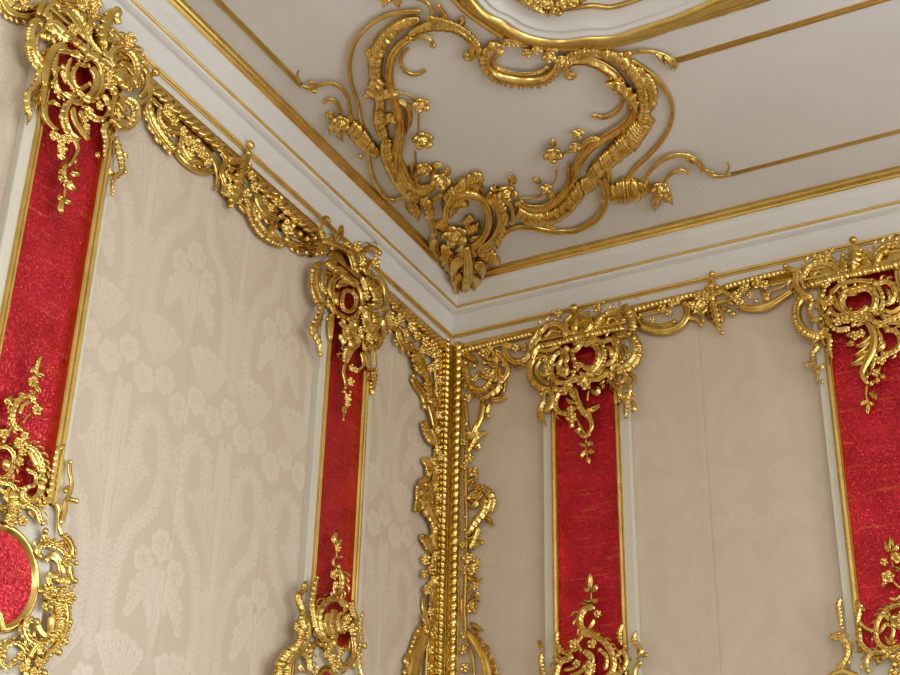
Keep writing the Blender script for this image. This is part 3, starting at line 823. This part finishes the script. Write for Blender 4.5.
fL = carving('gilt_frieze', 'L', FR, (235, 165), 'long gilt frieze with ball-tipped palmette between the two left wall pilasters', 'frieze', '''
r 5/5 p=8.6 h=1.1|150,84 170,101.5 190,119 210,136.5 226,151
r 5 p=8.6 h=1.1|258,182 272,194.5 290,210 306,224 318,235
c 3.5/4.5/4.5 |149,99 153,117 163,134 177,151
s 4/4.5/4 f=-1 p=4|177,152 188,163 202,171 215,172
d 2.5 |152,98 160,106 172,109
c 2.6 |160,108 161,120 169,129 180,134
f 167,112,6 173,121,5 195,146,6.5 187,141,5 201,153,6 189,153,5 207,160,5 183,131,4
c 3 |183,136 184,148 192,160 204,164
d 3/3/2 |205,150 213,158 218,170 218,184 216,190
l 4 |213,140 219,146 222,152
b 250,145,4.5 248,153,3.6 216,189,2
d 4/4.5 |248,154 245,164 241,176
l 4 |228,157 237,161 246,159
l 4 |225,165 235,169 244,167
l 4 |225,174 234,177 242,174
l 4 |227,184 234,188 241,182
c 3 |222,152 227,160 223,172 226,184 224,194
a 6/7/5 z=4|242,168 241,182 236,195 229,208
d 3 |246,168 253,178 257,192
f 251,176,4.5 254,188,5 246,194,5 238,200,4.5 228,194,4 262,200,4
d 3 |240,204 247,211 253,208
a 3.5 |246,196 250,206 248,212
d 4 z=4|258,194 261,206 268,214 279,220
d 3 z=3|255,203 262,214 273,221
d 2.5 |264,194 268,204 278,212
s 4/4.5/4 f=1 p=4|250,204 255,219 264,232 276,240 288,244
c 4/5/5 |286,240 300,246 316,246 330,239
f 287,228,7.5 276,200,6.5 270,208,4 298,219,4 285,211,4
d 2.5 |280,214 286,220 296,226
l 4 |298,220 292,227 290,234
b 307,239,3 315,238,3 300,234,3 294,236,2.5
a 3.5 |276,222 272,232 280,240
''')
carve(fL, 'L', .004, '''
d 5/8/10/9/6 h=.12 n=1 z=0|152,94 160,108 174,122 192,138 212,154
d 6/10/11/8/6 h=.12 n=1 z=0|254,196 268,212 284,224 302,234 320,238
''', GOLDM)
fL2 = carving('gilt_frieze', 'L', FR, (415, 330), 'short gilt frieze between the corner pillar and the left wall capital', 'frieze', '''
r 4 p=5 h=1.1|386,293 402,307.5 418,321.5 434,335.5 447,347
c 3 |388,312 394,326 402,330
c 3/3.5/3 |399,328 402,340 410,348 420,351
f 390,316,4.5 395,323,4 411,327,5 416,336,4.5 425,342,5 432,345,4.5 405,334,3.5 400,318,4.5 436,352,5 422,350,4 428,352,4
g 2.5 |393,305 404,316 414,324
c 2 |406,330 408,340 414,344
d 2 |414,326 420,334 430,338
b 411,345,2 406,342,2 419,340,2
''')
fR1 = carving('gilt_frieze', 'R', FR, (490, 345), 'short gilt frieze between the corner pillar and the right wall capital', 'frieze', '''
r 3 p=3.6 h=1.1|456,352.5 470,348.5 490,343.5 512,338 532,333
c 3/3.6/3 |504,346 507,356 516,361 525,358 531,349
d 1.2 |482,350 496,346 508,343
f 516,348,3.5 490,350,4 497,354,4 483,353,4 509,346,3
d 1.5 |518,346 524,350 526,343
l 3 |490,354 498,359 502,352
c 2.4 |486,358 495,359 503,354
''')
fR2 = carving('gilt_frieze', 'R', FR, (710, 300), 'long gilt frieze with small palmette between the two right wall pilasters', 'frieze', '''
r 3.2 p=4.4 h=1.2|633,310 645,306.5 660,302.5 676,298.5 690,295 704,291.5
r 3.2 p=4.4 h=1.2|724,287 745,281 760,277 775,273.5 792,269.5
d 3.4/4.2/3.6 n=1|632,312 640,325 655,330.5 670,329.5 682,323 687,312 684,302
c 2.6 |638,318 648,324 660,326 674,322
d 1.2 |642,316 652,313.5 664,310
f 662,309,4 669,313,3.2 653,320,2.6 677,301,4 688,317,3.5 692,306,4 672,304,3
b 640,315,2 676,302,2.4 663,310,2
d 2.2 |686,318 696,319 702,326
c 2 |694,313 698,302 706,295
c 2 |700,314 702,306 708,302
b 712,274,3 711,280,2.6 711,286,3.2
d 3.6/4.5 |711,276 711,290 712,301
b 717,287,2.4 704,292,2.4
c 2.2 |716,294 723,291 730,296 729,303
c 2.2 |717,302 725,300 732,303
c 2.2 |717,311 724,308 729,311
c 2.2 |706,300 699,305 697,312
c 2 |707,308 702,313 703,321
a 5/5.5/3 z=4|712,300 715,315 720,332
l 3.4 |708,304 709,316 713,324
l 3.4 |718,304 721,314 724,320
d 2 |719,318 723,320
b 733,314,3.4 722,333,2.2 711,298,2.4
f 736,297,5 741,305,4.5 742,291,4 706,297,4 698,296,4
d 3.6/4.4/3.4 n=1|738,306 752,308 767,305.5 780,298 794,289
b 767,299,3.6 756,301,2.2
f 746,287,4 757,284,4.5 765,285,4 750,295,3
d 1.2 |762,288 776,284 792,281
d 1.2 |764,292 778,289 786,284
l 2.5 |760,290 766,294 772,293
''')
carving('carved_capital', 'R', OC, (585, 365), 'gilt openwork capital on the right wall pilaster nearest the corner', 'capital', '''
a 3 |531,350 531,342 536,335 540,328
d 2.6 |534,352 534,344 540,336
c 3/3.4/3 |538,334 546,325 556,323 563,328 565,336
c 1.8 |546,336 552,330 560,332
f 559,313,3.6 598,308,4.2 586,385,5 572,418,5 571,410,3.6
b 574,308,4 553,312,2 582,313,2.6 603,302,2 620,304,2 638,298,1.6
d 4 |574,311 575,321 574,331
c 2.2 |571,315 566,320 567,330 574,333
c 2.6 |580,312 588,316 590,325 583,333
g 4 |602,314 597,321 595,330
c 2.6 |603,316 609,311 617,311 624,320
c 1.6 |607,324 609,318 615,318 617,322
g 4.6 p=2.6|624,305 629,313 632,322 631,331
g 4.2 p=3.4 h=1.2|538,347 556,343 572,338.5 590,334 604,331 624,327
s 4/4.4/4 f=1 p=3|546,355 534,359 530,370 533,380 541,387 553,391
c 2 |540,360 536,368 540,378 548,384
l 3 |538,372 545,374 549,372
l 3 |541,362 546,361 549,357
c 3/3.4/3 z=3|567,349 556,353 550,363 552,376 560,382 570,380 574,372
g 2.4 |561,356 565,362 568,371
s 3 f=1 p=3|552,388 563,389 572,384
d 3 |567,349 572,352 575,362 576,372
b 574,359,3 560,372,2.4 547,371,2 579,381,2.4 566,348,2.4
c 3.4 z=4|574,351 581,343 591,343 598,351 597,362 590,368 582,366
s 3 f=-1 p=3|573,345 586,338 598,341 604,352 602,362 594,372 584,378
c 3 |602,342 611,339 616,349 612,360 604,365
s 4.6/5.4/4.6 f=-1 p=3.2 z=3|617,336 627,335 635,344 635,357 627,366 616,371
c 2.2 |618,342 618,352 623,358 630,354
c 2.6 |600,366 606,373 597,379 587,374
d 3 |580,372 588,379 600,378 608,370
c 2.8 |622,362 612,366 609,376 614,384 622,382
d 3/2 |613,382 616,392 615,404
a 3.6 |624,366 625,377 630,387 630,396
f 628,399,4.6
a 3.4/3 |626,392 626,404 626,418
b 626,417,2 634,394,1.8
d 2 |621,384 620,392 624,398
d 2.2 |543,386 544,396 543,404
d 3 |549,386 552,396 550,407 543,411
a 3.2 |545,399 540,408 542,418 546,426
l 2 |540,410 538,415 537,419
b 541,394,2
c 3 |566,393 559,392 555,400 557,410 567,413 574,409
s 5/5/4.4/3.4/2.6 f=1 p=3|575,388 577,398 582,409 590,417 592,426 588,435
c 2 |590,434 583,436 579,433
l 3.4 |584,411 593,408 601,405
l 3.2 |590,389 596,392 600,396
l 3 |594,395 598,390 597,386
l 3.4 z=5|560,350 566,356 566,364
l 3 |556,366 562,366 566,370
l 3.4 z=5|562,384 570,390 572,398
l 3.2 |566,398 571,401 576,404
l 3.4 z=5|586,374 583,381 577,385
l 3 |596,378 602,384 603,390
l 3.4 z=5|606,346 611,350 610,358
l 3 |622,344 626,350 626,358
l 3.6 z=5|612,384 618,390 619,398
l 3.4 z=6|570,382 576,378 584,378
l 3.4 z=6|584,346 590,341 597,341
f 566,372,4 600,373,4 611,376,3.6 548,368,3.6 578,366,4
c 2.6 z=5|562,358 558,366 562,374 568,372
d 2.4 z=6|538,350 548,350 558,346
l 3.4 z=5|540,344 534,352 533,360
l 3 |628,372 634,378 636,384
l 3 |622,392 619,398 620,404
l 3 |632,400 634,408 631,412
d 1.2 |589,388 588,395 587,401
d 1.6 |575,414 579,424 585,434
l 2.4 |580,427 577,430 574,432
l 2.2 |573,422 571,426 569,428
d 1.1 |586,436 586,448 588,458
l 2.6 |586,446 582,444 578,444
l 2.6 |587,446 590,442 593,446
l 2.6 |587,452 592,451 596,453
l 2.6 |586,450 582,454 581,459
l 2.6 |588,456 588,460 589,464
''')
carving('carved_capital', 'R', OC, (860, 310), 'gilt openwork capital at the right edge above the red pilaster', 'capital', '''
d 3 |784,266 792,269 802,273
b 785,266,2.4
d 4/4/3.4 |797,272 796,284 803,293 812,297
d 2.4 |803,272 801,280 805,289
a 3 |803,280 806,270 812,264
c 3.4/4/3.2 |803,277 808,267 818,261 830,263 838,270 838,275
c 2 |812,276 818,271 826,275
f 827,256,4.4 820,258,3.4 831,251,3
b 853,240,3.6 853,247,3 860,250,2.4 846,266,2.6 838,273,2.4
a 5/8/8/5 |853,243 854,252 854,262 853,272
c 3 |859,251 867,254 867,265 859,271
c 2.4 |843,255 841,263 846,270
c 4/4.4 |876,266 876,254 884,246 896,243 910,247
g 4 |876,262 880,253 888,249
b 881,265,2.6 892,247,2
g 5 p=3.6 h=1.2|807,285 825,280 845,275.5 870,270 908,261
c 4/4.6/4 z=4|866,309 856,314 845,311 841,301 845,292 855,289 866,287 874,293 875,303 871,311
s 3 f=-1 p=3.2|877,286 882,296 881,307 873,315
s 3 f=-1 p=3.2|831,294 841,285 856,281 872,282
c 2.6 |824,291 819,302 822,312 833,321
c 2.8 |833,291 829,302 834,313 843,318
c 3.2 |875,284 886,281 894,288 893,298 888,304
d 2.6 |884,310 892,312 902,306
s 5/5.6/5 f=1 p=3.4 z=3|803,296 797,307 798,321 806,331 818,335 828,330
c 2.4 |812,300 809,310 812,319 820,319
b 829,313,3 843,288,2 854,325,3 850,310,3 872,311,3
s 3.4 f=1 p=3|826,320 836,329 850,328
f 855,318,4.4 846,320,4
c 3 |866,316 878,322 890,319 904,312
d 3 |856,326 866,322 875,329
c 3 |880,326 890,322 902,322
d 3/4.6/5/4.6/3.4/2.6 z=4|866,321 873,333 873,348 867,361 862,374 868,384
l 4 |873,334 864,343 855,347
l 4 |872,343 863,350 854,357
l 4.4 |869,352 860,360 849,366
g 2.4 |878,330 881,340 879,350
g 2.2 |876,352 874,362 871,370
f 861,334,4 855,336,4 881,361,4 885,356,3.2 876,373,3.4
l 3 |852,333 848,335 846,337
l 3.2 |855,342 850,343 845,345
l 3 |878,376 877,381 879,384
l 2.8 |880,374 883,376 885,379
l 2.8 |873,380 870,384 868,384
l 4 z=5|846,294 852,292 858,295
l 3.6 z=5|846,306 850,312 858,313
l 3.4 z=5|880,310 884,316 892,316
l 3.4 z=5|820,296 824,304 823,312
l 3.4 z=5|836,298 838,306 843,312
l 3.4 |886,288 890,294 888,301
l 3.4 z=6|818,322 822,328 830,330
l 3.4 z=6|860,316 866,314 874,317
f 838,322,4 866,319,4 830,302,3.6 880,312,4 826,284,4 842,282,3.6
l 3.4 |820,338 824,342 825,348
l 3.2 |876,330 880,336 879,343
l 3 |884,340 882,346 877,352
d 1.4 |880,366 878,374 874,382
d 1.4 |867,385 866,394 868,402
l 3 |869,393 873,394 877,400
l 2.6 |867,401 863,402 860,406
l 2.6 |868,401 872,403 875,406
l 3 |868,402 867,408 867,415
c 3/3.4/3 |887,330 894,330 900,337 899,346 891,352 884,354
b 887,331,2.4 886,357,2.6
a 4 |823,329 829,338 829,349 833,359
a 3.4/3/3 |814,334 814,343 817,347 812,354 813,363 817,371 818,383
l 3 |812,364 807,364 803,363
l 2.4 |818,369 821,367 824,364
b 822,365,1.8 822,382,2 812,352,2
''')

for f_, pl_, u0_, u1_ in ((fL, 'L', E1L[5], E2L[0]), (fL2, 'L', E2L[5], -.04), (fR1, 'R', .04, E1R[0]), (fR2, 'R', E1R[5], E2R[0])):
    o = link('gilt_fillet', *boxes([wbox(pl_, u0_, u1_, 0, .020, 4.955, 4.984), wbox(pl_, u0_, u1_, 0, .012, 4.925, 4.958)]), GOLDM, f_); bevel(o, .004)
# corner pillar: two twisted ropes and foliage on both walls
cp = thing('corner_pillar', (0, 0, 0), 'gilt pillar of twisted ropes and foliage filling the room corner', 'pillar')
def vrope(pl, u, r, per, z0, z1, off):
    V = []; n = int((z1 - z0) / (per / 9)); m_ = 12
    for i in range(n + 1):
        z = z0 + (z1 - z0) * i / n
        for j in range(m_):
            a = 2 * math.pi * j / m_
            k = abs(math.sin(math.pi * (z / per) + (a if pl == 'R' else -a) * .5))
            rr = r * (.72 + .36 * k ** .8); du = rr * math.cos(a); dh = rr * math.sin(a)
            V.append((off + dh, u + du, z) if pl == 'L' else (u + du, -(off + dh), z))
    Fc = [(i * m_ + j, i * m_ + (j + 1) % m_, (i + 1) * m_ + (j + 1) % m_, (i + 1) * m_ + j) for i in range(n) for j in range(m_)]
    Fc.append(tuple(range(m_))); Fc.append(tuple(n * m_ + j for j in range(m_)))
    return V, Fc
PZ0, PZ1 = 1.6, 4.985
link('twisted_rope', *vrope('L', wc(444.2, 430, 'L', .02)[0], .021, .034, PZ0, PZ1, .024), GOLD, cp, True)
link('twisted_rope', *vrope('R', wc(457.5, 430, 'R', .02)[0], .0235, .043, PZ0, PZ1, .024), GOLD, cp, True)
o = link('corner_fillet', *boxes([(0, .030, -.034, 0, PZ0, PZ1), (0, .014, wc(436, 430, 'L', .01)[0], 0, PZ0, PZ1), (0, wc(462.5, 430, 'R', .01)[0], -.014, 0, PZ0, PZ1)]), GOLDM, cp); bevel(o, .004)
carve(cp, 'L', FR, '''
d 3/2.6/3 |436,358 439,400 437,450 434,500 435,550 433,600 433,640
a 5/6/5 |417,350 419,364 427,378
d 3 |422,354 425,369 431,383
b 413,376,3 424,407,3 424,424,3
d 3.5 |413,377 418,386 424,395 427,405
a 5 |429,378 431,393 435,408
f 433,354,4.5 436,365,5 430,368,4 438,380,4.5 436,393,4 433,403,4
a 4.5 |425,420 428,432 434,446
d 3 |430,404 433,414 436,428
l 4 |431,428 435,438 435,448
f 437,450,4.5 440,457,3.5 432,462,4.5 437,430,3.5 438,415,4 436,470,4
a 4.5 |424,457 430,466 428,477
s 3.4 f=1 p=3|428,477 421,486 420,499 418,512
a 6/7/5/4 |433,480 427,494 428,508 434,521 434,536
f 435,487,3.5 438,497,3.5 438,510,3.5 435,524,3.5 438,470,3
d 2 |433,512 437,524 438,534
a 4.5 |422,534 427,542 431,553
l 4 |434,532 434,543 437,552
b 422,536,2.6
f 425,560,5 431,570,4.5 435,556,4.5 426,590,4.5 424,574,4 434,580,4 430,612,4
c 2.2 |429,583 433,594 431,606
d 2 |424,596 424,608 427,618
d 5/6/7 |431,620 424,638 417,658 413,682 410,705
d 3 |434,622 430,645 428,680
f 431,634,4.5 429,650,4.5 428,668,4.5 434,628,3
a 3.5 |424,614 428,624 426,634
''', None)
carve(cp, 'R', FR, '''
d 2.4/2/2.4 |464,398 467,430 465,470 466,520 466,560 464,600 465,640
l 3.4 |466,540 474,536 480,528
l 3.4 |466,440 474,430 478,420
l 3.4 |466,500 476,498 484,490
l 3.4 |466,575 475,580 482,578
l 3.4 |466,606 474,600 480,600
d 2.6 |494,352 502,358 508,370 502,382
a 4 |461,351 469,356 478,362
c 3.4/3.8/3 |465,363 466,377 472,387 482,389 491,380
b 474,366,3 484,363,3 488,416,2.6 466,424,3 469,433,3 472,347,2
c 2.2 |479,373 486,377 492,373 493,366 488,363
a 4 |493,362 499,372 499,386 491,394 481,401
d 2 |500,368 505,378 503,392
d 2.6 |480,395 483,404 480,414
f 468,398,4 497,378,4 487,372,4 475,378,3.5 496,361,3.6 505,364,3 486,354,4
l 3.6 |490,400 498,398 507,398
d 3.5/3 |483,402 480,418 472,434
l 3 |490,402 486,412 488,416
l 3 |487,384 494,388 504,394
a 3.4 |487,432 480,434 474,440 468,454
l 3.4 |480,443 476,447 472,448
f 469,458,4.5 464,442,3.4 474,472,4.5 465,466,3.5
c 2.2 |465,464 466,477 471,484 479,486
l 3.4 |466,482 472,480 478,478
s 4/4.4/4 f=-1 p=3|474,487 485,490 491,500 488,512
a 4.5/5/4 |485,496 483,511 475,522 468,536
l 4 |480,490 473,493 468,499
l 3.5 |478,500 472,506 468,508
l 3 |485,516 490,522 495,525
b 468,498,3 465,517,2 465,530,2.6 482,543,2
a 3.6 |479,526 474,538 470,550
l 3 |484,541 477,543 471,551
f 468,558,5 473,570,5 475,586,3.6 472,608,5 463,545,3 465,570,3.4 477,562,3.5
c 1.8 |471,587 463,596 461,609 464,625
l 3.4 |470,622 477,628 484,630
f 465,634,4 463,650,4 465,668,4
d 4/5/6 |466,630 477,645 485,662 489,684 492,705
d 1.6 |465,640 472,654 474,676
l 3 |470,596 476,594 479,591
''', None)

# ------------------------------------------------------------------ lower cartouches
def oval(pl, cx, cy, rx, ry, parent):
    """gilt oval frame round a red foil oval, lying on the pilaster"""
    c = onp(cx, cy, pl, PF); eu = abs(wc(cx + rx, cy, pl)[0] - wc(cx, cy, pl)[0]); ev = abs(onp(cx, cy - ry, pl, PF)[2] - c[2])
    cu = wc(cx, cy, pl)[0]; cz = c[2]
    def P(u, v, h): return (h, cu + u, cz + v) if pl == 'L' else (cu + u, -h, cz + v)
    fw = .016; prof = [(-1, 0), (-1, .006), (-.6, .016), (0, .020), (.5, .015), (.7, .008), (1, .006), (1, 0)]
    V = []; K = 64; m_ = len(prof)
    for i in range(K):
        a = 2 * math.pi * i / K
        for (t, h) in prof: V.append(P((eu - t * fw) * math.cos(a), (ev - t * fw) * math.sin(a), PF - .002 + h))
    Fc = [(i * m_ + j, i * m_ + (j + 1) % m_, ((i + 1) % K) * m_ + (j + 1) % m_, ((i + 1) % K) * m_ + j) for i in range(K) for j in range(m_)]
    link('oval_frame', V, Fc, GOLD, parent, True)
    V = [P((eu - fw * .5) * math.cos(2 * math.pi * i / K), (ev - fw * .5) * math.sin(2 * math.pi * i / K), PF + h) for h in (.003, -.002) for i in range(K)]
    Fc = [tuple(range(K)), tuple(range(K, 2 * K))[::-1]] + [(i, (i + 1) % K, K + (i + 1) % K, K + i) for i in range(K)]
    link('red_oval', V, Fc, RED, parent)
lc = carving('carved_cartouche', 'L', OC, (30, 560), 'large gilt cartouche at lower left around a red oval medallion', 'cartouche', '''
a 2.8 |36,376 38,365 41,355
l 3 |36,374 40,374 44,378
l 2.4 |36,368 33,370 31,373
f 32,382,5 36,410,5 18,443,5 22,452,4 19,462,4 24,436,4 15,508,5.5 10,520,6 22,521,4.5 3,434,4.5
d 1.3 |36,374 37,386 33,397
l 2.6 |35,386 39,389 40,394
c 3/3.4/3 |34,403 34,397 26,396 18,403 14,414 15,424 20,430
d 2 |31,402 24,405 20,414
l 3.4 |14,408 9,402 12,394
l 3 |10,404 7,400 7,397
d 1.3 |23,423 28,416 34,412
d 2 |13,426 8,433 3,443
d 2.4 |18,425 22,433 23,442
c 3 |-4,448 6,446 14,453 15,464 10,474 2,478 -5,474
b 5,465,5.5 76,501,3 65,491,2.6 70,462,2.4
c 3.6 |24,444 34,448 41,458 44,470 42,479
d 3 |29,450 33,458 37,466
d 3 |29,459 37,463 41,474
c 2.6 |27,470 36,474 36,484 28,487
c 4/4.2/3.4 |43,480 42,492 34,500 26,497 24,489
c 3 |0,482 12,484 19,494 20,504
c 3 |0,490 8,493 9,504 2,509 -4,507
d 2.4 |10,486 6,498 14,504
g 6/7/5 |14,490 16,505 12,522
c 3.6/3 |20,506 30,505 38,511 42,523
l 3.4 |30,510 36,516 38,520
a 3.6/4/4 |58,446 57,460 54,476 52,490 49,500 43,508
d 2.4 |44,504 50,496 54,484
l 3 |60,450 63,446 65,444
b 51,476,2
d 2.4/2 |70,460 70,472 72,484 70,494 65,501
l 2.6 |70,486 65,490 63,492
l 3 |67,499 72,500 77,503
d 2.6 |66,499 65,512 61,524
d 2.4 |57,502 60,514 60,528 63,537
c 3 |45,531 47,539 57,544 66,542
c 3.4 |39,556 40,547 49,544 61,548 68,556
s 4 f=-1 p=3.4|64,535 69,540 73,549 73,559
d 3 |45,561 51,557 58,562 61,573
d 3 |53,552 60,560 64,574
s 3.6/4 f=-1 p=3.4|66,552 70,563 71,574 74,584
c 3 |49,574 51,584 58,589 67,587 70,577
g 5 |53,574 60,580 66,578
f 48,593,6 69,598,5.5 66,562,4.5 60,597,4.5
b 76,563,2.6 75,581,3 50,607,3.4 70,622,3 66,642,3.2 58,652,4 44,673,3.6
l 3.4 |46,590 42,590 40,594
c 3 |45,609 48,601 56,600 63,606 66,614
c 3.6/4/3.6 |36,622 30,619 27,628 31,638 41,643 51,640
d 4 |37,621 40,630 46,635 52,628 53,614
g 6/7/5 p=4|59,604 62,617 60,631 51,641
s 4/4.4/4/3.4 f=-1 p=4|66,600 68,618 66,632 60,643 50,653 42,664 35,680
d 3 |41,642 34,650 30,658
c 3.6 |3,656 8,645 18,642 27,650 29,664 26,682
f 20,656,4 22,667,4 38,662,4 33,672,4
c 2.6 |0,648 2,661 8,667 14,660
a 3.4 |-1,610 2,621 4,634
a 4 |44,640 40,650 42,658
''')
oval('L', -2, 577, 38, 53, lc)
lc2 = carving('carved_cartouche', 'L', OC, (330, 640), 'gilt cartouche at the foot of the left wall pilaster near the corner', 'cartouche', '''
l 3 |337,546 335,538 338,530
l 2.4 |338,546 341,541 342,538
f 337,548,3.6 333,575,4.4 335,585,3.4 345,626,4.4 352,630,5.5 347,619,4 331,659,4.6 334,668,4 326,654,3.4 340,651,3.6 296,628,3
d 1 |337,548 337,557
c 1.5 |341,557 335,558 334,564 338,568
c 3/3.4/2.6 |338,567 343,577 342,590 337,598
d 1.6 |334,586 335,594 331,596
b 331,594,2.2 299,596,2.2 364,646,3.2 317,578,2.2 345,649,2
a 3/3.4/3.6 |317,578 315,590 313,603 314,616 317,630 323,642
l 2.8 |316,620 318,612 321,606
c 3.6/4/4 |346,606 340,599 330,600 322,610 321,624 325,637 333,643
c 2.2 |341,598 347,604 345,612 340,614
d 3 |329,612 327,624 331,636
g 5/4 |335,610 332,622 335,636 331,652
a 3 |341,612 338,622 340,634
d 1.4 |346,614 341,624 345,634
a 3.4 |353,600 353,610 355,620
l 3 |357,614 356,620 352,624
c 3/3.4/3 |354,634 356,650 351,663 343,666 338,657
l 2.6 |351,650 344,648 341,652
a 2.2 |363,611 361,627 362,642 359,656 362,682
l 2.4 |358,654 355,648 356,644
a 3.6 |306,581 305,589 299,595 301,605 303,614
l 3 |302,611 304,616 307,618
a 4 |306,612 303,620 306,632
a 4 |298,620 301,630 304,640
s 5/6.5/7.5/7 f=1 p=3.6|306,618 306,636 301,648 293,655 286,667 284,688
d 4 |299,648 293,660 290,684
c 3 |296,655 304,653 310,660 312,672
c 3 |310,660 313,648 321,643 328,649
l 3 |300,664 303,670 304,674
''')
oval('L', 326, 712, 15, 44, lc2)
lc3 = carving('carved_cartouche', 'R', OC, (590, 650), 'gilt cartouche at the foot of the right wall pilaster near the corner', 'cartouche', '''
l 3.4 |590,590 589,582 591,572
l 2.8 |590,590 586,589 583,587
l 2.8 |591,591 595,588 597,584
d 1.1 |591,586 591,608
l 3 |591,602 586,601 583,602
l 3 |591,602 595,600 599,602
c 2.6/3.8/4/3/2 |593,608 586,608 580,615 580,625 586,631 598,635
l 3 |592,611 598,614 602,617
f 598,614,3.4 574,644,4.4 592,644,4 590,668,6 577,664,3.6
l 2.4 |594,618 591,625 588,630
c 3/3.6/3.6/3 |583,633 597,637 606,644 612,655 613,668 606,678
c 2 |582,636 577,643 581,651
l 3 |578,646 572,650 570,648
b 595,642,2.2
s 5 f=1 p=3.2|584,650 592,657 590,670 586,682
c 2.4 |600,650 606,656 606,668
a 3/3.6 |558,630 556,640 560,649 569,656
l 3 |562,654 568,652 571,657
c 3.6 |571,658 561,661 556,671 557,684
d 2 |580,662 574,668 564,670
d 2.6 |586,664 580,672 570,676
a 3.4 |623,623 619,634 622,646
c 2.6 |617,656 622,651 626,659 622,670 612,676
b 625,646,2 646,655,2.2
a 3.4 |636,631 634,640 641,651 637,660
l 3 |637,650 642,655 646,655
d 3/2.4 |641,661 635,669 633,684
l 2.6 |538,640 541,646 544,651
a 3.4 |541,653 541,666 546,682
b 541,655,2.2
''')
lc4 = carving('carved_cartouche', 'R', OC, (885, 640), 'gilt cartouche at lower right corner with an upright leaf sprig', 'cartouche', '''
l 4 |891,552 890,544 891,535
l 2.8 |890,552 886,546 885,540
l 2.8 |892,552 896,548 898,543
d 1.1 |891,550 893,568
f 884,562,3.4 897,558,4.8 888,577,5.4 898,622,6.5 898,660,6.5 894,674,5
d 1.3 |889,574 894,582 900,588
l 3 |893,567 898,568 903,572
d 1.8 |889,598 896,599 903,593
l 3 |886,580 883,584 886,587
c 2.6/3/2.6 |908,603 891,607 881,615 876,628 878,642 888,648 902,645
c 2 |883,613 889,619 896,616
c 2.2 |880,632 886,624 893,628 892,638
d 2 |888,612 892,620 902,610
l 3 |884,634 890,642 898,640
a 3.6 |856,600 860,607 858,618 858,626
l 2.4 |859,607 863,609 864,612
d 2 |858,620 866,628 877,632
c 2.8 |859,630 861,643 871,652 883,651
c 2.6 |884,652 872,653 866,661 868,671
c 2.4 |884,658 892,650 904,657
l 3 |872,656 878,660 876,666
a 3.2 |841,597 838,606 840,617 841,629
l 2.4 |842,633 837,634 833,637
c 3.2/3.6/3 |833,637 842,638 847,648 845,658 840,667
b 842,628,2
d 3 |828,676 843,671 858,676
''')
